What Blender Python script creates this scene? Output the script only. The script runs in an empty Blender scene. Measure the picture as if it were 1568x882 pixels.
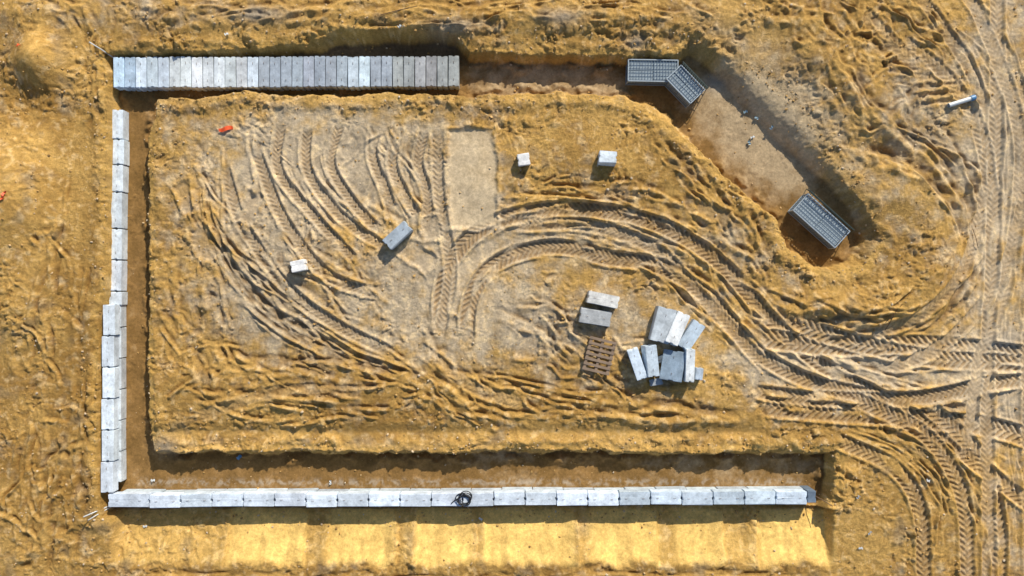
import bpy, bmesh, math, random
import numpy as np
from mathutils import Vector, Matrix
random.seed(7); rng=np.random.default_rng(11)
S=40.0; CAMH=30.0
scene=bpy.context.scene
def W(px,py,z=0.0):
    k=(CAMH-z)/CAMH
    return ((px-784)/S*k,(441-py)/S*k)

# ------------------------------------------------------------ noise helpers
def perlin(x,y,seed):
    r=np.random.default_rng(seed)
    ang=r.random((256,256))*2*np.pi
    gx=np.cos(ang); gy=np.sin(ang)
    xi=np.floor(x).astype(np.int64); yi=np.floor(y).astype(np.int64)
    xf=x-xi; yf=y-yi
    u=xf*xf*xf*(xf*(xf*6-15)+10); v=yf*yf*yf*(yf*(yf*6-15)+10)
    def g(ix,iy,dx,dy):
        a=ix&255; b=iy&255
        return gx[a,b]*dx+gy[a,b]*dy
    n00=g(xi,yi,xf,yf); n10=g(xi+1,yi,xf-1,yf); n01=g(xi,yi+1,xf,yf-1); n11=g(xi+1,yi+1,xf-1,yf-1)
    return ((n00*(1-u)+n10*u)*(1-v)+(n01*(1-u)+n11*u)*v)*1.5
def fbm(x,y,scale,seed,octv=3,gain=0.5):
    a=1;t=0;s=scale;tot=0
    for i in range(octv):
        t=t+a*perlin(x/s+17.3*i,y/s-9.1*i,seed+i); tot+=a; a*=gain; s*=0.5
    return t/tot
def voro(x,y,scale,seed):
    r=np.random.default_rng(seed)
    jx=r.random((256,256)); jy=r.random((256,256)); hv=r.random((256,256))
    x=x/scale;y=y/scale
    xi=np.floor(x).astype(np.int64); yi=np.floor(y).astype(np.int64)
    best=np.full(x.shape,9.0); val=np.zeros(x.shape)
    for dx in(-1,0,1):
        for dy in(-1,0,1):
            a=(xi+dx)&255;b=(yi+dy)&255
            d=(xi+dx+jx[a,b]-x)**2+(yi+dy+jy[a,b]-y)**2
            m=d<best
            best=np.where(m,d,best); val=np.where(m,hv[a,b],val)
    return np.sqrt(best),val
def sstep(a,b,x):
    t=np.clip((x-a)/(b-a),0,1); return t*t*(3-2*t)

# ------------------------------------------------------------ grid
DX=0.034
cx=np.arange(-21.2,21.2,DX); cy=np.arange(-12.0,12.0,DX)
def extend(c):
    out=[];step=DX;v=0
    while v<900:
        step*=1.13; v+=step; out.append(v)
    out=np.array(out)
    return np.concatenate([c[0]-out[::-1],c,c[-1]+out]),len(out)
xs,nex=extend(cx); ys,ney=extend(cy)
X,Y=np.meshgrid(xs,ys)
PX=X*S+784; PY=441-Y*S
edge=np.maximum(np.abs(X)-21.2,np.abs(Y)-12.0)
core=1-sstep(0,14,edge)
def blob(px,py,rx,ry,rot=0):
    c,s=math.cos(math.radians(rot)),math.sin(math.radians(rot))
    dx=PX-px; dy=PY-py
    u=(dx*c+dy*s)/rx; v=(-dx*s+dy*c)/ry
    return np.exp(-(u*u+v*v))
def rect(x0,x1,y0,y1,f=8):
    return sstep(x0-f,x0+f,PX)*(1-sstep(x1-f,x1+f,PX))*sstep(y0-f,y0+f,PY)*(1-sstep(y1-f,y1+f,PY))

# ------------------------------------------------------------ curves
def cat(pts,step=0.22):
    P=[np.array(p,float) for p in pts]
    P=[2*P[0]-P[1]]+P+[2*P[-1]-P[-2]]
    out=[]
    for i in range(1,len(P)-2):
        L=np.linalg.norm(P[i+1]-P[i]); n=max(2,int(L/step))
        for k in range(n):
            t=k/n
            out.append(0.5*((2*P[i])+(-P[i-1]+P[i+1])*t+(2*P[i-1]-5*P[i]+4*P[i+1]-P[i+2])*t*t+(-P[i-1]+3*P[i]-3*P[i+1]+P[i+2])*t**3))
    out.append(P[-2])
    return np.array(out)
def wpts(pp): return [W(*p) for p in pp]
def resamp(c,t):
    d=np.concatenate([[0],np.cumsum(np.linalg.norm(np.diff(c,axis=0),axis=1))])
    return np.stack([np.interp(t*d[-1],d,c[:,0]),np.interp(t*d[-1],d,c[:,1])],1)
def field(pts,R):
    x0,y0=pts.min(0)-R; x1,y1=pts.max(0)+R
    i0=np.searchsorted(xs,x0); i1=np.searchsorted(xs,x1)
    j0=np.searchsorted(ys,y0); j1=np.searchsorted(ys,y1)
    if i1-i0<2 or j1-j0<2: return None
    D=np.full((j1-j0,i1-i0),1e3); SD=np.zeros_like(D); SS=np.zeros_like(D)
    acc=0
    for k in range(len(pts)-1):
        a=pts[k]; b=pts[k+1]; ab=b-a; L=np.hypot(*ab)
        if L<1e-6: continue
        bi0=np.searchsorted(xs,min(a[0],b[0])-R)-i0; bi1=np.searchsorted(xs,max(a[0],b[0])+R)-i0
        bj0=np.searchsorted(ys,min(a[1],b[1])-R)-j0; bj1=np.searchsorted(ys,max(a[1],b[1])+R)-j0
        bi0=max(bi0,0);bj0=max(bj0,0)
        if bi1<=bi0 or bj1<=bj0: acc+=L; continue
        xx=xs[i0+bi0:i0+bi1][None,:]-a[0]; yy=ys[j0+bj0:j0+bj1][:,None]-a[1]
        n=min(xx.shape[1],D.shape[1]-bi0); m=min(yy.shape[0],D.shape[0]-bj0)
        if n<=0 or m<=0: acc+=L; continue
        xx=xx[:,:n]; yy=yy[:m]
        t=np.clip((xx*ab[0]+yy*ab[1])/(L*L),0,1)
        ex=xx-t*ab[0]; ey=yy-t*ab[1]
        d=np.hypot(ex,ey)
        sub=(slice(bj0,bj0+m),slice(bi0,bi0+n))
        mk=d<D[sub]
        sg=np.sign(ab[0]*yy-ab[1]*xx)
        D[sub]=np.where(mk,d,D[sub]); SD[sub]=np.where(mk,d*sg,SD[sub]); SS[sub]=np.where(mk,acc+t*L,SS[sub])
        acc+=L
    return (slice(j0,j1),slice(i0,i1)),D,SD,SS,acc

# ------------------------------------------------------------ trench polygon (plan units)
poly=[(158,80),(300,78),(470,70),(505,52),(600,46),(700,52),(720,80),(850,83),(960,85),(985,78),(1035,84),(1052,60),(1090,72),(1135,95),(1190,135),(1245,200),(1285,262),
(1325,315),(1350,368),(1322,405),(1278,418),(1240,408),(1203,382),(1186,338),(1110,272),(1050,214),(1000,175),(955,152),(850,143),(720,150),(600,146),(450,150),(380,142),(300,152),(240,152),(228,220),
(230,400),(228,600),(234,690),(500,692),(800,690),(1100,692),(1280,690),(1276,765),(1262,786),(800,792),(155,794),(148,700),(150,480),(163,440),(164,170)]
pw=np.array([W(*p) for p in poly])
def poly_sd(px_,X,Y):
    d=np.full(X.shape,1e9); ins=np.zeros(X.shape,bool)
    n=len(px_)
    for i in range(n):
        a=px_[i]; b=px_[(i+1)%n]; e=b-a
        wx=X-a[0]; wy=Y-a[1]
        t=np.clip((wx*e[0]+wy*e[1])/(e@e),0,1)
        d=np.minimum(d,np.hypot(wx-t*e[0],wy-t*e[1]))
        if abs(e[1])>1e-9:
            c=((a[1]>Y)!=(b[1]>Y))&(wx<e[0]*wy/e[1])
            ins^=c
    return np.where(ins,-d,d)
wob=0.24*fbm(X,Y,1.1,5,5,0.65)
sd=poly_sd(pw,X,Y)
DEPTH=0.72
nearwall=rect(120,205,150,800,8)+rect(150,1270,742,800,8)
sdn=sd+wob*(1-0.8*np.clip(nearwall,0,1))
ws=0.24+2.0*blob(1195,150,125,50,47)+0.4*blob(1340,370,50,50)+0.25*blob(1000,170,60,40)+0.14*fbm(X,Y,1.5,8,2)
ws=np.clip(ws,0.17,2.3)
tr=sstep(-0.02,1.0,(-sdn)/ws)
inside=tr

lip=10*perlin(X/0.9,Y*0,77)+5*perlin(X/0.3,Y*0,79)
lower=1-np.clip((PY-786)/(80+lip),0,1)**1.6
south=-(0.62)*lower*sstep(168,182,PX)*(1-sstep(1262+lip,1280+lip,PX))*(PY>780)
south_m=sstep(168,182,PX)*(1-sstep(1266,1284,PX))*sstep(782,790,PY)*(1-sstep(856+lip,870+lip,PY))
soft=np.clip(rect(345,465,780,900,6)+rect(500,600,780,900,8)+rect(635,722,780,900,5)+rect(738,880,780,900,5)+rect(905,1010,780,900,12)+rect(1040,1110,780,900,12)+rect(1165,1285,780,900,8),0,1)
south_s=south_m*(0.35+0.65*soft)

# ------------------------------------------------------------ macro
H=0.12*fbm(X,Y,5.0,21,3)+0.05*fbm(X,Y,1.6,25,3)
H+=1.0*blob(10,290,75,100)+0.95*blob(66,95,38,46)+0.35*blob(20,470,60,60)+0.25*blob(60,20,80,25)-0.2*blob(20,150,60,40)
H+=0.55*blob(1400,440,80,45,-25)+0.3*blob(1320,160,90,40,45)+0.35*blob(1420,350,45,60)+0.35*blob(1290,470,80,25)
H+=0.2*blob(1250,60,60,60)+0.3*blob(900,30,300,25)+0.2*blob(400,25,300,25)
H+=0.25*blob(1245,90,25,25)+0.25*blob(1370,300,50,30)-0.2*blob(1360,230,50,25)
H+=0.12*blob(420,590,220,40)+0.18*blob(900,240,130,60)+0.1*blob(1100,300,100,60,30)
H-=0.10*blob(1530,440,60,500)
H-=0.1*blob(450,270,160,70)
H-=0.14*rect(240,1160,655,690,10)
macro=H*core
gent=blob(1190,160,140,60,47)
macro+=0.13*np.exp(-((sdn-0.3)/0.22)**2)*(0.6+1.3*fbm(X,Y,0.8,41,3))*(1-south_m)*(1-gent)*core

# ------------------------------------------------------------ masks
smooth=np.clip(1.0*inside+0.8*south_s+rect(690,762,198,350,10)+0.85*rect(240,1160,655,690,8)+0.85*blob(1530,440,50,600)+0.8*blob(480,250,190,90)
  +0.6*blob(700,430,120,100)+0.7*blob(1300,550,260,70)+0.7*blob(62,95,40,45)+0.75*blob(20,290,80,100)+0.8*blob(1190,160,120,50,47)+.12,0,1)
smooth=np.clip(smooth-0.6*(1-inside)*np.exp(-((sdn-0.25)/0.35)**2)*(1-south_m),0,1)
rough=(1-smooth)
# ------------------------------------------------------------ rough relief
wx=X+0.30*fbm(X,Y,1.1,51,3); wy=Y+0.30*fbm(X,Y,1.1,55,3)
b1=np.abs(perlin(wx/0.8,wy/0.6,61)); b2=np.abs(perlin(wx/0.36,wy/0.32,62)); b3=np.abs(perlin(wx/0.17,wy/0.17,63))
p1=sstep(-0.35,0.4,fbm(X,Y,1.4,83,2)); p2=sstep(-.3,.3,fbm(X,Y,1.9,86,2))
R=0.11*(b1-0.3)*p2+0.085*(b2-0.3)*(0.2+p1)+0.05*(b3-0.3)*(0.4+p1)
f1,v1=voro(wx,wy,0.42,71); f2,v2=voro(wx,wy,0.2,72)
cl1=np.sqrt(np.clip(1-(f1/0.5)**2,0,1))*(v1>0.82); cl2=np.sqrt(np.clip(1-(f2/0.55)**2,0,1))*(v2>0.74)
dent=np.clip(1-(f1/0.4)**2,0,1)*(v1<0.12)
patch=sstep(-0.25,0.3,fbm(X,Y,2.2,81,3))
R+=(0.07*cl1+0.055*cl2)*patch-0.06*dent
del b1,b2,b3,f1,f2
Rough=R*(0.14+1.0*rough)*(0.25+0.9*patch)

# ------------------------------------------------------------ dozer strokes
AMP=1.35
def group(A,B,n,wr,ar,lr=(0.25,0.9),jit=0.12,kind='r'):
    global Rough
    A=cat(wpts(A)); B=cat(wpts(B))
    for i in range(n):
        k=random.random(); L=random.uniform(*lr)*random.choice([.5,1,1]); s0=random.uniform(0,1-L) if L<1 else 0
        t=np.linspace(s0,s0+L,max(6,int(40*L)))
        a=resamp(A,t); b=resamp(B,t)
        k2=np.clip(k+random.uniform(-.22,.22)*np.linspace(-1,1,len(t)),-.1,1.1)[:,None]
        c=a*(1-k2)+b*k2
        ph=random.uniform(0,100)
        c=c+1.15*jit*np.stack([perlin(t*9+ph,t*0+1.5,91),perlin(t*9+ph,t*0+7.5,92)],1)
        w=random.uniform(*wr)*random.choice([.6,.8,1,1.5]); a_=random.uniform(*ar)*AMP
        r=field(c,w*4.5)
        if r is None: continue
        sl_,D,SD,SS,T=r
        u=SS/max(T,1e-3)
        tap=np.clip(np.sin(np.pi*np.clip(u,0,1)),0,1)**0.4
        mod=np.clip(0.7+1.1*perlin(SS/0.45+ph,SD/0.3+3.3,93),0,2)
        if kind=='r':
            prof=np.exp(-(SD/w)**2)-0.75*np.exp(-((SD-1.6*w)/w)**2)
            m=np.exp(-(D/(2*w))**2)
        else:
            prof=-0.8*sstep(1.6*w,0.9*w,D)+0.8*np.exp(-((D-1.9*w)/(0.45*w))**2)
            m=sstep(2*w,1.2*w,D)
        Rough[sl_]=Rough[sl_]*(1-0.6*m*tap*(D<4*w))+a_*prof*tap*mod*(D<4.4*w)*(1-inside[sl_])
G=group
G([(265,250),(285,350),(335,450),(420,530),(540,570)],[(390,190),(425,300),(500,370),(570,430),(620,480)],34,(.05,.11),(.04,.09),(0.2,0.7))
G([(400,180),(430,260),(480,330),(560,390)],[(640,185),(630,240),(650,330),(660,400)],34,(.04,.09),(.03,.07),(0.3,0.8))
G([(280,260),(300,360),(380,480),(520,560),(640,600)],[(330,240),(350,340),(430,440),(540,520),(660,560)],12,(.06,.1),(.06,.11),(0.4,0.9),kind='g')
G([(240,510),(400,545),(600,570),(800,580),(1000,625),(1160,650)],[(250,650),(400,640),(700,650),(900,640),(1160,655)],64,(.06,.13),(.06,.13),(0.06,0.25),0.3)
G([(240,400),(250,500),(300,600)],[(330,420),(360,520),(400,620)],18,(.06,.13),(.05,.1),(0.2,0.5),0.3)
G([(640,500),(700,560),(800,600),(900,640)],[(560,520),(640,600),(700,640),(760,660)],22,(.06,.12),(.06,.11),(0.3,0.8),0.2)
G([(690,400),(740,345),(830,318),(930,320),(1030,345),(1120,410),(1220,510)],[(720,450),(770,400),(850,385),(930,400),(1010,430),(1080,500),(1150,560)],34,(.05,.11),(.05,.10),(0.2,0.6))
G([(760,270),(900,270),(1020,290),(1120,350),(1220,470)],[(760,310),(900,310),(1020,340),(1110,400),(1200,490)],26,(.05,.11),(.05,.11),(0.15,0.4),0.25)
G([(780,420),(880,430),(960,520),(1080,600)],[(740,500),(820,540),(900,600),(1000,640)],26,(.05,.12),(.05,.10),(0.15,0.5),0.25)
G([(1100,400),(1200,480),(1350,510),(1590,520)],[(1120,560),(1200,600),(1350,650),(1590,780)],34,(.05,.11),(.04,.08),(0.2,0.6))
G([(1400,-20),(1500,120),(1520,250),(1490,380),(1440,480)],[(1600,-20),(1590,200),(1580,400),(1570,600)],34,(.04,.08),(.02,.045),(0.3,0.9))
G([(1500,420),(1490,560),(1500,700),(1520,900)],[(1600,400),(1590,600),(1600,700),(1590,900)],20,(.04,.08),(.02,.04),(0.3,0.9))
G([(1280,650),(1380,700),(1430,780),(1440,900)],[(1380,600),(1480,680),(1530,780),(1540,900)],30,(.05,.1),(.04,.08),(0.3,0.9))
G([(1200,50),(1240,110),(1300,215),(1370,265),(1430,300),(1455,360),(1400,430),(1280,465),(1200,450)],[(1240,-10),(1280,80),(1360,160),(1460,240),(1505,330),(1480,440),(1400,505),(1250,505),(1150,450)],64,(.06,.15),(.06,.14),(0.08,0.3),0.35)
G([(1150,-20),(1220,60),(1340,140)],[(1400,-20),(1450,80),(1500,180)],36,(.06,.13),(.06,.12),(0.15,0.6),0.3)
G([(1260,0),(1330,60),(1420,70)],[(1300,230),(1380,190),(1480,110)],26,(.05,.12),(.05,.10),(0.2,0.6),0.3)
G([(-20,420),(10,600),(20,900)],[(135,200),(130,500),(130,900)],45,(.06,.14),(.05,.12),(0.05,0.2),0.4)
G([(-20,820),(60,700),(140,640)],[(20,900),(100,820),(150,720)],14,(.06,.14),(.05,.12),(0.2,0.5),0.4)
G([(0,0),(100,40),(130,200)],[(60,0),(160,30),(150,200)],14,(.06,.12),(.05,.1),(0.2,0.6),0.3)
G([(180,0),(600,5),(1100,0)],[(200,55),(600,40),(1050,60)],50,(.06,.14),(.05,.11),(0.04,0.18),0.4)
G([(180,60),(500,20),(700,-20)],[(400,60),(700,40),(1000,-20)],14,(.06,.14),(.05,.11),(0.1,0.4),0.4)
G([(150,880),(700,885),(1300,880)],[(150,900),(700,900),(1300,890)],20,(.06,.14),(.06,.12),(0.05,0.15),0.3)
G([(1040,220),(1130,300),(1190,400)],[(960,180),(1090,330),(1160,430)],18,(.06,.12),(.05,.11),(0.2,0.7),0.25)

for x0 in (344,466,498,602,636,722,738,882,1010,1112,1164):
    c=cat(wpts([(x0,796),(x0+random.uniform(-8,6),830),(x0+random.uniform(-12,4),872)]))
    r=field(c,0.8)
    sl_,D,SD,SS,T=r
    Rough[sl_]+= random.uniform(.07,.14)*(sstep(-0.6,0.02,SD)*(1-sstep(0.02,0.10,SD)))*south_m[sl_]*(D<0.79)

# ------------------------------------------------------------ tyre tracks
comp=np.zeros_like(X)
Track=np.zeros_like(X)
def track(pts,hw=0.26,depth=0.06,lug=0.03,period=0.24,pair=None,strength=1.0):
    global Rough,comp,Track
    c=cat(wpts(pts))
    offs=[0] if pair is None else [-pair/2,pair/2]
    tg=np.gradient(c,axis=0); tg/=np.linalg.norm(tg,axis=1)[:,None]; nr=np.stack([-tg[:,1],tg[:,0]],1)
    for o in offs:
        cc=c+nr*o
        r=field(cc,hw+0.35)
        if r is None: continue
        sl_,D,SD,SS,T=r
        u=np.clip(SS/T,0,1)
        fade=sstep(0,0.05,u)*(1-sstep(0.95,1,u))*strength*sstep(-0.45,0.05,perlin(SS/1.3+o*7+T,SD/0.5+5.5,97)+0.12)
        fade=np.clip(fade,0,1)*(1-inside[sl_])*(D<hw+0.34)
        m=sstep(hw+0.05,hw-0.03,D)
        ph=(SS+np.where(SD>0,period*0.5,0)+D*0.9)/period
        lugp=sstep(-0.25,0.25,np.sin(2*np.pi*ph))-0.5
        h=-depth*m+lug*lugp*m*sstep(0.0,0.04,D)+1.1*depth*np.exp(-((D-hw-0.08)/0.06)**2)
        Rough[sl_]*=(1-0.88*m*fade)
        Track[sl_]=Track[sl_]*(1-0.9*m*fade)+h*fade
        comp[sl_]=np.maximum(comp[sl_],m*fade)
track([(672,520),(682,420),(735,352),(830,322),(930,325),(1025,352),(1110,410),(1180,490),(1260,560),(1400,640),(1600,790)],0.27,0.08,0.035,0.22)
track([(712,545),(722,455),(765,400),(850,378),(930,395),(1010,408),(1090,460),(1160,540),(1260,590),(1400,610),(1600,570)],0.27,0.08,0.035,0.22)
track([(1160,518),(1280,530),(1420,528),(1600,548)],0.34,0.07,0.055,0.27)
track([(1200,490),(1300,522),(1420,548),(1600,560)],0.3,0.06,0.05,0.27)
track([(1165,622),(1280,632),(1400,640),(1520,655),(1600,680)],0.34,0.07,0.06,0.27)
track([(1150,600),(1280,612),(1400,610),(1500,590),(1600,580)],0.24,0.06,0.04,0.22)
track([(1290,640),(1390,690),(1440,770),(1450,900)],0.26,0.06,0.045,0.24,pair=1.7)
track([(1420,620),(1500,700),(1530,800),(1530,920)],0.26,0.06,0.045,0.24)
track([(1430,-30),(1520,110),(1545,250),(1510,400),(1430,500),(1330,545)],0.22,0.05,0.015,0.22,pair=1.5)
track([(1560,-30),(1556,300),(1545,600),(1548,920)],0.24,0.05,0.02,0.22,pair=1.6)
track([(1480,-30),(1560,200),(1545,420),(1500,560),(1480,700)],0.22,0.04,0.012,0.22)
for k,(a,b,c_,d) in enumerate([((430,190),(425,260),(480,330),(545,400)),((470,195),(470,260),(520,330),(590,380)),((520,190),(505,250),(540,310),(575,350)),((575,190),(570,240),(590,290),(600,320)),((610,200),(600,250),(620,300),(640,330)),((650,200),(640,250),(655,300),(650,360))]):
    track([a,b,c_,d],0.17,0.06,0.028,0.17,strength=.95)
track([(340,250),(370,340),(440,440),(520,500),(600,540)],0.2,0.06,0.027,0.2,strength=.95)
track([(390,230),(430,330),(500,420),(580,450)],0.2,0.06,0.027,0.2,strength=.95)
track([(670,200),(672,300),(690,420),(670,520)],0.2,0.05,0.027,0.2,strength=.9)
track([(780,345),(900,345),(1000,380),(1060,440),(1180,570)],0.22,0.06,0.025,0.2,strength=.8)
track([(640,530),(720,590),(800,620)],0.22,0.04,0.022,0.2,strength=.6)
track([(300,640),(420,600),(560,600)],0.22,0.04,0.022,0.2,strength=.5)
track([(1380,60),(1450,120),(1500,200),(1520,300)],0.26,0.05,0.03,0.24,strength=.8)
track([(1320,20),(1400,100),(1450,160)],0.26,0.05,0.03,0.24,strength=.7)

def patchrect(px,py,L,Wd,rot,dep):
    global Rough,Track,comp
    c,s=math.cos(math.radians(rot)),math.sin(math.radians(rot))
    dx=(PX-px)/S; dy=-(PY-py)/S
    u=dx*c+dy*s; v=-dx*s+dy*c
    n=0.22*fbm(X,Y,0.9,101,4,.6)
    q=np.maximum(np.abs(u)-L/2,np.abs(v)-Wd/2)+n
    m=(1-sstep(-0.10,0.08,q))
    Rough[:]=Rough*(1-0.88*m); Track[:]=Track*(1-0.88*m)-dep*m+0.06*np.exp(-((q-0.10)/0.08)**2)*(q<0.4)
    comp[:]=np.maximum(comp,m*.8)
    return m
slabm=patchrect(724,272,1.75,3.7,2,0.05)
patchrect(641,393,1.2,0.7,-38,0.03); patchrect(382,318,0.6,1.1,-20,0.04); patchrect(310,372,0.5,1.2,28,0.04); patchrect(284,305,0.5,1.1,20,0.04)
patchrect(808,530,0.7,0.9,-10,0.03);patchrect(1090,325,1.2,0.5,-25,0.04); patchrect(660,350,.5,.8,10,.03)
for q in range(3): patchrect(1432,132+13*q,1.6-.2*q,0.12,8,0.05)

fine=0.018*fbm(X,Y,0.16,111,2,.7)*(0.4+0.9*rough)
Z=macro*(1-inside)+(Rough+Track)*core*(1-0.85*inside)+fine*core*(1-.5*inside) - (DEPTH+.45*blob(610,70,95,18)-.1*gent)*inside*core + south*core*(1-inside)
Z+=inside*core*(0.05*fbm(X,Y,1.3,121,2)+0.02*cl2*patch)
Z+=core*inside*0.2*np.exp(-((sdn+0.40)/0.22)**2)*sstep(-0.05,0.4,fbm(X,Y,0.9,131,3))*(1-np.clip(nearwall,0,1))*(1-gent)
def zat(x,y):
    i=int(np.clip(np.searchsorted(xs,x),1,len(xs)-1)); j=int(np.clip(np.searchsorted(ys,y),1,len(ys)-1))
    return float(Z[j,i])

# ------------------------------------------------------------ soil colours (soil type, moisture, painted light and shade)
def C(r,g,b): return np.array([r,g,b])
yel=C(.61,.375,.115); och=C(.40,.225,.058); gry=C(.53,.44,.315); brn=C(.22,.125,.04); lit=C(.78,.58,.30); dgr=C(.27,.215,.145)
def mix(c,col,m): return c*(1-m[...,None])+col*m[...,None]
n1=fbm(X,Y,3.0,201,4,0.6); n2=fbm(X,Y,0.8,205,4,0.65); n3=fbm(wx,wy,0.3,209,3,0.7)
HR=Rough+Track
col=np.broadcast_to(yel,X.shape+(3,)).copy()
dark=0.35*blob(20,160,80,40)+0.3*blob(700,880,900,14)+.25*rect(80,165,150,760,20)+.3*blob(600,600,500,60)+.2*blob(1330,200,80,80)+.25*blob(40,720,80,150)
col=mix(col,och,np.clip(0.38+1.3*n1+1.3*n2+dark,0,1))
g=np.clip(1.1*blob(500,240,200,90)+0.8*blob(400,410,120,120,20)+0.8*blob(700,430,130,130)+0.8*blob(1300,560,260,60)+0.75*blob(1530,350,70,500)
  +0.6*blob(930,360,180,50)+0.5*blob(900,500,180,60)+0.8*blob(1190,180,110,55,47)+0.5*blob(1390,200,120,150)+0.5*blob(530,500,120,60)+0.4*blob(1100,420,120,60)+0.35*blob(200,20,200,30)+.06,0,1)
g=sstep(0.15,0.9,g+0.7*n2+0.4*n1-1.5*HR)
col=mix(col,gry,g*0.88)
col=mix(col,gry*0.95,comp*0.35)
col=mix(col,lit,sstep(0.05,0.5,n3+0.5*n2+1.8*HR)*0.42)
col=mix(col,dgr,sstep(0.08,0.5,fbm(X,Y,1.1,221,3)-0.08)*0.5*(1-inside))
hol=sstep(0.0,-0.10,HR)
col=mix(col,C(.24,.13,.035),hol*0.6)  # hollows painted darker to deepen their shade
fl=sstep(0.75,1.0,inside)
fcol=mix(np.broadcast_to(brn,X.shape+(3,)).copy(),C(.31,.18,.065),np.clip(0.3+1.0*n2+0.5*n1,0,1))
fcol=mix(fcol,C(.46,.35,.215),np.clip(0.75*rect(720,960,90,145,20)+0.95*blob(1140,190,120,50,47)+0.9*blob(1190,240,70,40,45)+0.4*rect(1000,1275,700,745,20)+0.5*blob(780,700,60,40)-0.2+0.8*n2,0,0.85))
fcol=mix(fcol,C(.18,.13,.08),rect(150,700,40,92,12)*0.8)  # deep shade between block row and north bank painted dark on the floor
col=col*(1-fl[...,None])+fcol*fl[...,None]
bank2=gent
col=mix(col,C(.50,.385,.235),np.clip(bank2*(.8+1.1*n2),0,.85))
col=mix(col,C(.80,.54,.17),south_s*(0.85+0.5*np.clip(n2,-1,1))*(1-fl))  # sunlit patches of the south slope painted into the colour
col=mix(col,C(.60,.48,.31),slabm*0.75)
ed=np.exp(-((sdn-0.10)/0.15)**2)*(1-fl)*sstep(-.4,.2,n2)*(1-bank2)
col=mix(col,C(.76,.47,.13),ed*0.6)  # rim of the banks painted brighter, as if catching the sun
gy=np.clip(rect(215,1260,775,790,6)*0.2+np.exp(-((PY-746)/6)**2)*rect(190,1250,730,760,4),0,1)*sstep(0.0,0.4,n3+0.15)
col=mix(col,C(.45,.40,.33),gy*0.5)
gl=blob(690,45,40,12)+blob(975,65,16,14)+blob(250,685,22,16)+blob(860,30,30,14)+blob(400,25,50,12)+blob(1540,525,30,14)+blob(1100,120,25,15)
col=mix(col,C(.34,.30,.245),np.clip(gl,0,1)*0.75)
vam=(1-.4*fl)[...,None]
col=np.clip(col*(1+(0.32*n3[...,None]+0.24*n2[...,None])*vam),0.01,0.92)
bumpm=np.clip(0.3+0.7*rough-0.25*comp,0.15,1)

# ------------------------------------------------------------ terrain mesh
ny,nx=X.shape
me=bpy.data.meshes.new("ground")
me.vertices.add(nx*ny)
me.vertices.foreach_set("co",np.stack([X,Y,Z],-1).astype(np.float32).ravel())
ii=np.arange(nx-1)[None,:]+np.arange(ny-1)[:,None]*nx
quads=np.stack([ii,ii+1,ii+1+nx,ii+nx],-1).reshape(-1,4).astype(np.int32)
nq=len(quads)
me.loops.add(nq*4); me.polygons.add(nq)
me.loops.foreach_set("vertex_index",quads.ravel())
me.polygons.foreach_set("loop_start",np.arange(0,nq*4,4,dtype=np.int32))
me.polygons.foreach_set("use_smooth",np.ones(nq,bool))
me.update(calc_edges=True)
at=me.color_attributes.new("soil",'FLOAT_COLOR','POINT')
at.data.foreach_set("color",np.concatenate([col,bumpm[...,None]],-1).astype(np.float32).ravel())
ground=bpy.data.objects.new("ground",me); scene.collection.objects.link(ground)

# ------------------------------------------------------------ materials
def newmat(name):
    m=bpy.data.materials.new(name); m.use_nodes=True
    nt=m.node_tree; b=nt.nodes["Principled BSDF"]; return m,nt,b
def N(nt,t,**k):
    n=nt.nodes.new(t)
    for a,v in k.items(): setattr(n,a,v)
    return n
m,nt,b=newmat("sandy_soil")
a=N(nt,"ShaderNodeVertexColor"); a.layer_name="soil"
tc=N(nt,"ShaderNodeNewGeometry")
no=N(nt,"ShaderNodeTexNoise"); no.inputs["Scale"].default_value=10; no.inputs["Detail"].default_value=9; no.inputs["Roughness"].default_value=0.8
nt.links.new(tc.outputs["Position"],no.inputs["Vector"])
mr=N(nt,"ShaderNodeMapRange"); mr.inputs[1].default_value=0.3; mr.inputs[2].default_value=0.7; mr.inputs[3].default_value=0.66; mr.inputs[4].default_value=1.34
nt.links.new(no.outputs["Fac"],mr.inputs[0])
mm=N(nt,"ShaderNodeVectorMath",operation='SCALE'); nt.links.new(a.outputs["Color"],mm.inputs[0]); nt.links.new(mr.outputs[0],mm.inputs["Scale"])
nt.links.new(mm.outputs[0],b.inputs["Base Color"])
b.inputs["Roughness"].default_value=0.95; b.inputs["Specular IOR Level"].default_value=0.15
bu=N(nt,"ShaderNodeBump"); bu.inputs["Distance"].default_value=0.11
nt.links.new(a.outputs["Alpha"],bu.inputs["Strength"])
nt.links.new(no.outputs["Fac"],bu.inputs["Height"]); nt.links.new(bu.outputs[0],b.inputs["Normal"])
soil=m; me.materials.append(m)

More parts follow.
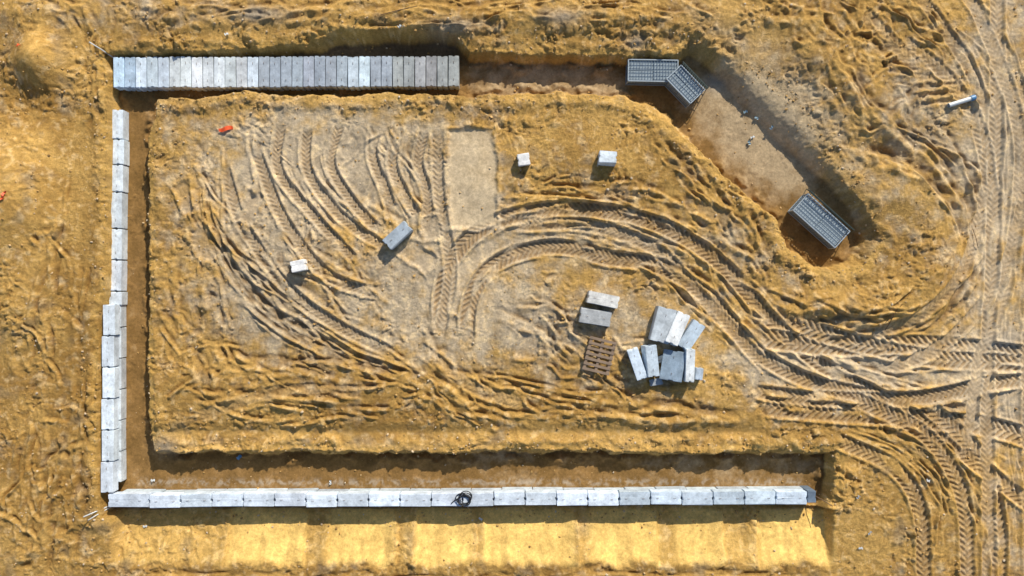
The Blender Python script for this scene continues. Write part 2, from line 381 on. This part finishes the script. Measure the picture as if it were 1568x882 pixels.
def concrete(name):
    m,nt,b=newmat(name)
    oi=N(nt,"ShaderNodeObjectInfo"); tc=N(nt,"ShaderNodeTexCoord")
    add=N(nt,"ShaderNodeVectorMath",operation='ADD'); nt.links.new(tc.outputs["Object"],add.inputs[0])
    sc=N(nt,"ShaderNodeMath",operation='MULTIPLY'); sc.inputs[1].default_value=37; nt.links.new(oi.outputs["Random"],sc.inputs[0]); nt.links.new(sc.outputs[0],add.inputs[1])
    n1=N(nt,"ShaderNodeTexNoise"); n1.inputs["Scale"].default_value=2.6; n1.inputs["Detail"].default_value=6; n1.inputs["Roughness"].default_value=0.65
    n2=N(nt,"ShaderNodeTexNoise"); n2.inputs["Scale"].default_value=11; n2.inputs["Detail"].default_value=7; n2.inputs["Roughness"].default_value=0.7
    for n in(n1,n2): nt.links.new(add.outputs[0],n.inputs["Vector"])
    r1=N(nt,"ShaderNodeMapRange"); r1.inputs[1].default_value=.35; r1.inputs[2].default_value=.65; r1.inputs[3].default_value=.72; r1.inputs[4].default_value=1.15; nt.links.new(n1.outputs["Fac"],r1.inputs[0])
    r2=N(nt,"ShaderNodeMapRange"); r2.inputs[1].default_value=.3; r2.inputs[2].default_value=.7; r2.inputs[3].default_value=.82; r2.inputs[4].default_value=1.15; nt.links.new(n2.outputs["Fac"],r2.inputs[0])
    r3=N(nt,"ShaderNodeMapRange"); r3.inputs[3].default_value=.86; r3.inputs[4].default_value=1.10; nt.links.new(oi.outputs["Random"],r3.inputs[0])
    p=N(nt,"ShaderNodeMath",operation='MULTIPLY'); nt.links.new(r1.outputs[0],p.inputs[0]); nt.links.new(r2.outputs[0],p.inputs[1])
    q=N(nt,"ShaderNodeMath",operation='MULTIPLY'); nt.links.new(p.outputs[0],q.inputs[0]); nt.links.new(r3.outputs[0],q.inputs[1])
    v=N(nt,"ShaderNodeVectorMath",operation='SCALE'); nt.links.new(oi.outputs["Color"],v.inputs[0]); nt.links.new(q.outputs[0],v.inputs["Scale"])
    mx=N(nt,"ShaderNodeMix",data_type='RGBA'); mx.inputs["B"].default_value=(.48,.38,.22,1)
    r4=N(nt,"ShaderNodeMapRange"); r4.inputs[1].default_value=.60; r4.inputs[2].default_value=.75; r4.inputs[3].default_value=0; r4.inputs[4].default_value=.5
    nt.links.new(n2.outputs["Fac"],r4.inputs[0]); nt.links.new(r4.outputs[0],mx.inputs["Factor"]); nt.links.new(v.outputs[0],mx.inputs["A"])
    nt.links.new(mx.outputs["Result"],b.inputs["Base Color"]); b.inputs["Roughness"].default_value=.85
    bu=N(nt,"ShaderNodeBump"); bu.inputs["Strength"].default_value=.5; bu.inputs["Distance"].default_value=.02; nt.links.new(n2.outputs["Fac"],bu.inputs["Height"]); nt.links.new(bu.outputs[0],b.inputs["Normal"])
    return m
conc=concrete("block_concrete")
def simple(name,c,rough=.6,metal=0,var=.25,scale=12):
    m,nt,b=newmat(name)
    tc=N(nt,"ShaderNodeTexCoord"); n=N(nt,"ShaderNodeTexNoise"); n.inputs["Scale"].default_value=scale; n.inputs["Detail"].default_value=5
    nt.links.new(tc.outputs["Object"],n.inputs["Vector"])
    mx=N(nt,"ShaderNodeMix",data_type='RGBA'); mx.inputs["A"].default_value=tuple(x*(1-var) for x in c)+(1,); mx.inputs["B"].default_value=tuple(min(1,x*(1+var)) for x in c)+(1,)
    nt.links.new(n.outputs["Fac"],mx.inputs["Factor"]); nt.links.new(mx.outputs["Result"],b.inputs["Base Color"])
    b.inputs["Roughness"].default_value=rough; b.inputs["Metallic"].default_value=metal
    return m
steel=simple("rusty_steel",(.16,.09,.05),.7,.3)
bluest=simple("blue_grey_steel",(.36,.43,.49),.5,.1)
meshst=simple("dark_steel_mesh",(.16,.22,.27),.6,.1)
darkwire=simple("dark_wire",(.03,.05,.045),.6)
wood=simple("weathered_wood",(.25,.18,.125),.85,0,.45,6)
orange=simple("orange_plastic",(.80,.10,.02),.5)
whitep=simple("white_plastic",(.62,.66,.68),.4,0,.08)
bluep=simple("blue_plastic",(.08,.22,.42),.4)
paleb=simple("pale_blue_plastic",(.35,.48,.55),.5)
black=simple("black_rubber",(.012,.012,.014),.5)
stick=simple("dry_wood",(.16,.10,.06),.9)
ply=simple("crate_fill",(.33,.40,.46),.85,0,.4,7)

def link(o,parent=None):
    scene.collection.objects.link(o)
    if parent: o.parent=parent
    return o
def empty(name,loc=(0,0,0)):
    e=bpy.data.objects.new(name,None); e.location=loc; e.empty_display_size=.3; scene.collection.objects.link(e); return e
def block_mesh(name,L,Wd,Hh,loops=True):
    l,w=L/2,Wd/2; d=min(0.028,L*.05); a=w*.28; c=w*.16
    out=[(-l,-w),(l,-w),(l,-a),(l-d,-c),(l-d,c),(l,a),(l,w),(-l,w),(-l,a),(-l+d,c),(-l+d,-c),(-l,-a)]
    bm=bmesh.new()
    vs=[bm.verts.new((x,y,-Hh)) for x,y in out]
    f=bm.faces.new(vs)
    r=bmesh.ops.extrude_face_region(bm,geom=[f])
    for v in r["geom"]:
        if isinstance(v,bmesh.types.BMVert): v.co.z=0
    bmesh.ops.recalc_face_normals(bm,faces=bm.faces)
    bmesh.ops.bevel(bm,geom=[e for e in bm.edges if len(e.link_faces)==2 and e.calc_face_angle(0)>1.0],offset=.016,segments=2,affect='EDGES')
    for v in bm.verts:
        v.co+=Vector((random.gauss(0,.004),random.gauss(0,.004),random.gauss(0,.003)))
    for sx in(-1,1):
        if L<0.7 or not loops: continue
        prev=None
        for k in range(7):
            t=math.pi*k/6
            p=Vector((sx*L*.28+.05*math.cos(t),0,.035*math.sin(t)-.004))
            ring=[bm.verts.new(p+Vector((0,.006*math.cos(q),.006*math.sin(q)))) for q in(0,math.pi/2,math.pi,3*math.pi/2)]
            if prev:
                for q in range(4):
                    ff=bm.faces.new((prev[q],prev[(q+1)%4],ring[(q+1)%4],ring[q])); ff.material_index=1
            prev=ring
    me=bpy.data.meshes.new(name); bm.to_mesh(me); bm.free()
    me.materials.append(conc); me.materials.append(steel)
    return me
def blk(name,px,py,L,Wd,Hh,rot,ztop,colr,parent=None,tilt=(0,0)):
    x,y=W(px,py,ztop)
    o=bpy.data.objects.new(name,block_mesh(name,L,Wd,Hh))
    o.location=(x,y,ztop)
    o.rotation_euler=(math.radians(tilt[0]),math.radians(tilt[1]),math.radians(rot))
    o.color=colr+(1,)
    link(o,parent); return o
def cj(c,k=.05):
    s=random.uniform(1-1.6*k,1+1.6*k); return tuple(max(0,min(1,x*s+random.uniform(-k,k)*.12)) for x in c)
def kz(z): return (CAMH-z)/CAMH
GB=(.40,.465,.53)
e=empty("foundation_block_wall")
zt=-0.12
for i in range(31):
    px=173+17.1*(i+.5); f=i/30
    c=(.58,.68,.77) if i<13 else GB
    if i in(21,22): c=(.60,.71,.80)
    if 4<i<12: c=(.72,.78,.82)
    if i<2: c=(.54,.70,.86)
    if i>24: c=(.39,.41,.42)
    blk("block",px,110.5-1.2*f+random.uniform(-.8,.8),1.17*kz(zt),0.40,.58,90+random.uniform(-.8,.8),zt+random.uniform(-.015,.015),cj(c,.08),e)
e=empty("foundation_block_wall")
bd=[167,213,252,294,350,398,446,468]
for k in range(len(bd)-1):
    yc=(bd[k]+bd[k+1])/2; f=(yc-167)/300; z=-.22+random.uniform(-.01,.01)
    blk("block",181-4.5*f+random.uniform(-1,1),yc,(bd[k+1]-bd[k]-1.5)/S*kz(z),.42,.5,90+random.uniform(-.6,.6)-1,z,cj((.66,.74,.81),.06),e)
e=empty("foundation_block_wall")
for k in range(6):
    yc=466+48.2*(k+.5)
    blk("upper_block",166-k*.4+random.uniform(-.8,.8),yc,1.168,.46,.42,90+random.uniform(-.6,.6),.14,cj((.72,.80,.88),.06),e)
    x,y=W(167,yc,.14)
    o=blk("lower_block",167,yc,1.168,.46,.44,90,.14,cj((.66,.72,.78)),e); o.location=(x+.012,min(y+0.3,W(0,478,.14)[1]),-.285)
e=empty("foundation_block_wall")
bx=[165,228]+[228+48*i for i in range(1,22)]
for k in range(len(bx)-1):
    xc=(bx[k]+bx[k+1])/2; f=(xc-165)/1085; yc=768-6.0*f+random.uniform(-1,1)
    c=(.70,.79,.90) if k<16 else (.60,.71,.82)
    blk("upper_block",xc,yc,(bx[k+1]-bx[k]-1.3)/S,.49,.44,.3+random.uniform(-.6,.6),.14+random.uniform(-.008,.008),cj(c,.06),e)
    x,y=W(xc,yc,.14)
    o=blk("lower_block",xc,yc,(bx[k+1]-bx[k]-1.0)/S,.46,.44,.3,.14,cj((.52,.60,.67)),e); o.location=(min(x+.3,W(1218,0,.14)[0]),y+.005,-.305)
blk("end_block",1243,761,.33,.45,.86,0,.12,(.16,.22,.30),e)

def loose(px,py,L,Wd,Hh,rot,c,tilt=(0,0),zo=0,name="concrete_block"):
    x,y=W(px,py); i=np.searchsorted(xs,x); j=np.searchsorted(ys,y)
    z=float(Z[j-6:j+7,i-6:i+7].mean())+Hh-.04+zo
    return blk(name,px,py,L,Wd,Hh,rot,z,c,None,tilt)
loose(802,244,.46,.44,.4,8,(.86,.86,.84),(4,0))
loose(931,240,.66,.46,.42,-4,(.66,.75,.84),(-8,0))
loose(456,407,.55,.42,.42,12,(.84,.84,.84))
loose(608,360,1.1,.48,.5,42,(.40,.47,.54),(0,0))
loose(924,459,1.17,.46,.62,-12,(.70,.70,.68),(0,0))
loose(912,486,1.17,.56,.45,-9,(.54,.56,.57),(4,0))
loose(1016,498,1.32,.72,.5,76,(.60,.67,.73),(0,0),.0)
loose(1038,503,1.25,.50,.55,66,(.80,.84,.87),(0,4),.03)
loose(1059,514,1.15,.52,.5,56,(.47,.57,.67),(0,0),.0)
loose(976,558,1.18,.42,.5,-71,(.66,.77,.88),(6,0),.02)
loose(999,553,1.18,.46,.55,-84,(.52,.62,.72),(-7,0),.05)
loose(1030,560,1.15,.84,.42,80,(.24,.32,.41),(-12,5),.0)
loose(1057,560,1.24,.34,.58,88,(.80,.86,.90),(0,0),.0)
loose(1071,573,.45,.28,.4,84,(.50,.60,.72),(0,0),.0)
loose(1018,548,.9,.25,.3,20,(.10,.13,.16),(0,0),.0)
loose(1005,585,.5,.25,.16,10,(.4,.45,.5))

# ------------------------------------------------------------ mesh crates
def bar(bm,a,b,r,mi=0):
    a=Vector(a);b=Vector(b);d=(b-a)
    if d.length<1e-5: return
    q=d.to_track_quat('Z','Y'); 
    v=[]
    for p in(a,b):
        for s,t in((-r,-r),(r,-r),(r,r),(-r,r)): v.append(bm.verts.new(p+q@Vector((s,t,0))))
    for k in((0,1,5,4),(1,2,6,5),(2,3,7,6),(3,0,4,7),(3,2,1,0),(4,5,6,7)):
        f=bm.faces.new([v[i] for i in k]); f.material_index=mi
def boxm(bm,x0,x1,y0,y1,z0,z1,mi=0):
    v=[bm.verts.new(p) for p in((x0,y0,z0),(x1,y0,z0),(x1,y1,z0),(x0,y1,z0),(x0,y0,z1),(x1,y0,z1),(x1,y1,z1),(x0,y1,z1))]
    for k in((0,1,5,4),(1,2,6,5),(2,3,7,6),(3,0,4,7),(3,2,1,0),(4,5,6,7)):
        f=bm.faces.new([v[i] for i in k]); f.material_index=mi
def mk(bm,name,mats,parent=None):
    me=bpy.data.meshes.new(name); bm.normal_update(); bm.to_mesh(me); bm.free()
    for mt in mats: me.materials.append(mt)
    return link(bpy.data.objects.new(name,me),parent)
def crate(px,py,L,Wd,Hh,rot,zf,panel=None):
    x,y=W(px,py,zf+Hh)
    e=empty("steel_mesh_crate",(x,y,zf)); e.rotation_euler=(0,0,math.radians(rot))
    bm=bmesh.new(); l,w=L/2,Wd/2
    for sx in(-1,1):
        for sy in(-1,1): bar(bm,(sx*l,sy*w,0),(sx*l,sy*w,Hh),.018)
    for z in(.03,Hh):
        for s in(-1,1): bar(bm,(-l,s*w,z),(l,s*w,z),.018); bar(bm,(s*l,-w,z),(s*l,w,z),.018)
    mk(bm,"frame",[bluest],e)
    bm=bmesh.new(); n=int(L/.11)
    for i in range(1,n):
        X0=-l+L*i/n; bar(bm,(X0,-w,Hh),(X0,w,Hh),.008)
        for s in(-1,1): bar(bm,(X0,s*w,.03),(X0,s*w,Hh),.007)
    n=int(Wd/.13)
    for i in range(1,n):
        Y0=-w+Wd*i/n; bar(bm,(-l,Y0,Hh+.014),(l,Y0,Hh+.014),.008)
        for s in(-1,1): bar(bm,(s*l,Y0,.03),(s*l,Y0,Hh),.007)
    for z in np.linspace(.1,Hh-.08,4):
        for s in(-1,1): bar(bm,(-l,s*w,z),(l,s*w,z),.007); bar(bm,(s*l,-w,z),(s*l,w,z),.007)
    mk(bm,"wire_mesh",[meshst],e)
    bm=bmesh.new(); nn=2
    for i in range(nn):
        for j in range(2):
            hh=Hh-.03-random.uniform(0,.03)
            boxm(bm,-l+.03+(L-.06)*i/nn+.005,-l+.03+(L-.06)*(i+1)/nn-.005,-w+.03+(Wd-.06)*j/2+.005,-w+.03+(Wd-.06)*(j+1)/2-.005,.02,hh)
    bmesh.ops.bevel(bm,geom=bm.edges[:],offset=.012,segments=1,affect='EDGES')
    mk(bm,"stacked_blocks",[ply],e)
    if panel:
        bm=bmesh.new()
        for t in np.linspace(-l*1.05,l*1.05,14): bar(bm,(t,w+.30,0),(t,w+.08,Hh+.2),.012)
        for t in np.linspace(0,1,6): bar(bm,(-l*1.05,w+.30-.22*t,(Hh+.2)*t),(l*1.05,w+.30-.22*t,(Hh+.2)*t),.012)
        mk(bm,"leaning_mesh_panel",[darkwire],e)
    return e
crate(1000,108,1.9,.82,.6,-1,-.72)
crate(1050,129,1.3,.76,.74,-46,-.72,True)
crate(1258,338,2.15,.85,.62,-42,-.72,True)

# ------------------------------------------------------------ pallet
x,y=W(917,544); e=empty("wooden_pallet",(x,y,float(max(zat(x+a_,y+b_) for a_ in(-.4,0,.4) for b_ in(-.5,0,.5))))); e.rotation_euler=(0,0,math.radians(-14))
bm=bmesh.new()
for i in range(7):
    y0=-.6+1.2*i/6.0
    boxm(bm,-.52,.52,y0-.05,y0+.05,.125,.148)
mk(bm,"deck_boards",[wood],e)
bm=bmesh.new()
for xx in(-.45,0,.45):
    boxm(bm,xx-.05,xx+.05,-.6,.6,.105,.123)
    for yy in(-.53,0,.53): boxm(bm,xx-.06,xx+.06,yy-.07,yy+.07,.02,.104)
    boxm(bm,xx-.05,xx+.05,-.6,.6,0,.018)
mk(bm,"stringers_and_feet",[wood],e)

# ------------------------------------------------------------ pipe
def tube(name,pts,r,mat,parent=None,seg=14,hollow=False):
    bm=bmesh.new(); prev=None
    pts=[Vector(p) for p in pts]; rings=[]
    for i,p in enumerate(pts):
        d=(pts[min(i+1,len(pts)-1)]-pts[max(i-1,0)]).normalized(); q=d.to_track_quat('Z','Y')
        rings.append([bm.verts.new(p+q@Vector((r*math.cos(2*math.pi*k/seg),r*math.sin(2*math.pi*k/seg),0))) for k in range(seg)])
    for i in range(len(rings)-1):
        for k in range(seg):
            f=bm.faces.new((rings[i][k],rings[i][(k+1)%seg],rings[i+1][(k+1)%seg],rings[i+1][k])); f.smooth=True
    if not hollow:
        bm.faces.new(rings[0]); bm.faces.new(rings[-1])
    return mk(bm,name,[mat],parent)
e=empty("plastic_pipe")
def g3(px,py,dz): x,y=W(px,py); return (x,y,zat(x,y)+dz)
a=Vector(g3(1449,163,.12)); b_=Vector(g3(1484,152,.14))
tube("barrel",[a,b_],.085,whitep,e,16,True)
d=(b_-a).normalized()
tube("socket",[b_-d*.02,b_+d*.16],.11,bluep,e,16,True)
e=empty("hose_coil"); x0,y0=W(711,764,.18)
pts=[]
for i in range(150):
    t=i/150*2*math.pi*4.3; rr=.22+.05*math.sin(t*.37+1)+.03*math.sin(t*1.7)
    pts.append((x0+rr*math.cos(t)*1.05+.04*math.sin(i*.05),y0+rr*math.sin(t)*.9+.04*math.cos(i*.07),.165+.012*(i/35)+.01*math.sin(t*2)))
tube("coil",pts,.018,black,e,6)
tube("loose_end",[pts[0],(x0-.1,y0+.1,.17),(x0-.3,y0-.02,.165),(x0-.42,y0-.1,.165),(x0-.5,y0-.18,.165)],.018,black,e,6)
def rod(name,p1,p2,r,mat,h1=.05,h2=.3):
    a=Vector(g3(*p1,h1)); b=Vector(g3(*p2,h2))
    mid=(a+b)/2+Vector((.01,.01,.02))
    return tube(name,[a,mid,b],r,mat,None,7)
rod("survey_stake",(172,88),(150,72),.022,whitep,.1,.5)
rod("survey_stake",(168,776),(138,786),.022,whitep,.1,.4)
rod("survey_stake",(166,778),(143,792),.018,whitep,.1,.3)
rod("survey_stake",(1252,762),(1270,772),.016,stick,.5,.3)
rod("branch",(640,12),(585,28),.014,stick,.04,.05)
rod("branch",(600,52),(612,40),.012,stick,.04,.08)
rod("branch",(1358,480),(1352,505),.014,stick,.04,.06)
rod("branch",(1370,465),(1345,497),.012,stick,.05,.08)
rod("branch",(1490,350),(1496,380),.012,stick,.05,.06)
def strip(name,px,py,L,wd,rot,mat):
    bm=bmesh.new(); n=8; pr=None
    x,y=W(px,py); z=zat(x,y)+.07
    a1=random.uniform(5,9);a2=random.uniform(7,14)
    for i in range(n+1):
        t=i/n-.5; yy=.03*math.sin(t*a1); zz=.03*math.cos(t*a2)
        w=wd*(1-.9*abs(t)**random.uniform(1,2)); r=[bm.verts.new((t*L,yy-w/2,zz)),bm.verts.new((t*L,yy+w/2,zz+.012)),bm.verts.new((t*L,yy+w/2,zz)),bm.verts.new((t*L,yy-w/2,zz-.012))]
        if pr:
            for k in range(4): bm.faces.new((pr[k],pr[(k+1)%4],r[(k+1)%4],r[k]))
        pr=r
    o=mk(bm,name,[mat]); o.location=(x,y,z); o.rotation_euler=(0,0,math.radians(rot)); return o
strip("orange_marker_board",347,198,.55,.16,8,orange)
strip("orange_marker_board",29,304,.42,.09,58,orange)
strip("orange_marker_board",45,78,.15,.06,20,orange)
strip("blue_plastic_scrap",357,706,.22,.14,20,bluep)
for (p,q) in[(1148,166),(1165,176),(1187,192),(1155,214)]: strip("plastic_scrap",p,q,.16,.10,random.uniform(0,180),paleb)
for (p,q) in[(614,44),(1312,760),(1330,815),(222,742),(213,812),(735,800),(1160,205),(1420,735),(1316,838),(500,745),(350,55)]: strip("paper_litter",p,q,.16,.08,random.uniform(0,180),whitep)

# ------------------------------------------------------------ loose clods (one object)
ico=bmesh.new(); bmesh.ops.create_icosphere(ico,subdivisions=1,radius=1)
iv=[v.co.copy() for v in ico.verts]; ifc=[[v.index for v in f.verts] for f in ico.faces]; ico.free()
vv=[];ff=[];cnt=0;tries=0
while cnt<9000 and tries<90000:
    tries+=1
    x=random.uniform(-20.5,20.5); y=random.uniform(-11.8,11.8)
    i=np.searchsorted(xs,x); j=np.searchsorted(ys,y)
    pr=0.06+0.5*patch[j,i]*rough[j,i]+0.9*math.exp(-((sdn[j,i]-.1)/.4)**2)*(1-.6*float(inside[j,i]))
    if random.random()>pr: continue
    r=.012+.042*random.random()**3
    z=float(Z[j,i])+r*.3
    q=Matrix.Rotation(random.uniform(0,6.28),3,'Z')@Matrix.Rotation(random.uniform(0,6.28),3,'X')
    sx=Vector((random.uniform(.7,1.4),random.uniform(.7,1.3),random.uniform(.5,1)))
    base=len(vv)
    for c in iv:
        k=r*random.uniform(.75,1.2); p=q@Vector((c.x*sx.x,c.y*sx.y,c.z*sx.z))*k
        vv.append((x+p.x,y+p.y,z+p.z))
    for f in ifc: ff.append([base+t for t in f])
    cnt+=1
cm=bpy.data.meshes.new("loose_soil_clods"); cm.from_pydata(vv,[],ff)
m,nt,b=newmat("clod_soil")
ge=N(nt,"ShaderNodeNewGeometry"); rp=N(nt,"ShaderNodeValToRGB")
rp.color_ramp.elements[0].color=(.30,.18,.06,1); rp.color_ramp.elements[1].color=(.60,.50,.36,1)
el=rp.color_ramp.elements.new(.6); el.color=(.56,.35,.12,1)
nt.links.new(ge.outputs["Random Per Island"],rp.inputs[0]); nt.links.new(rp.outputs[0],b.inputs["Base Color"]); b.inputs["Roughness"].default_value=.95
cm.materials.append(m)
link(bpy.data.objects.new("loose_soil_clods",cm))

# ------------------------------------------------------------ light, sky, camera
az=math.radians(26); el=math.radians(34)
d=Vector((math.sin(az)*math.cos(el),math.cos(az)*math.cos(el),math.sin(el)))
sun=bpy.data.lights.new("sun",'SUN'); sun.energy=5.0; sun.angle=math.radians(.6); sun.color=(1,.92,.78)
so=bpy.data.objects.new("sun",sun); so.rotation_euler=d.to_track_quat('Z','Y').to_euler(); so.location=d*50; link(so)
w=bpy.data.worlds.new("World"); scene.world=w; w.use_nodes=True; nt=w.node_tree
bg=nt.nodes["Background"]; sk=nt.nodes.new("ShaderNodeTexSky"); sk.sky_type='NISHITA'; sk.sun_disc=False
sk.sun_elevation=el; sk.sun_rotation=az
nt.links.new(sk.outputs[0],bg.inputs[0]); bg.inputs[1].default_value=.115
cd=bpy.data.cameras.new("camera"); cam=bpy.data.objects.new("camera",cd); link(cam)
cam.location=(0,0,CAMH); cam.rotation_euler=(0,0,0); cd.sensor_width=36; cd.lens=18/(19.6/CAMH); cd.clip_end=3000
scene.camera=cam
scene.view_settings.view_transform='Standard'; scene.view_settings.look='None'; scene.view_settings.exposure=0
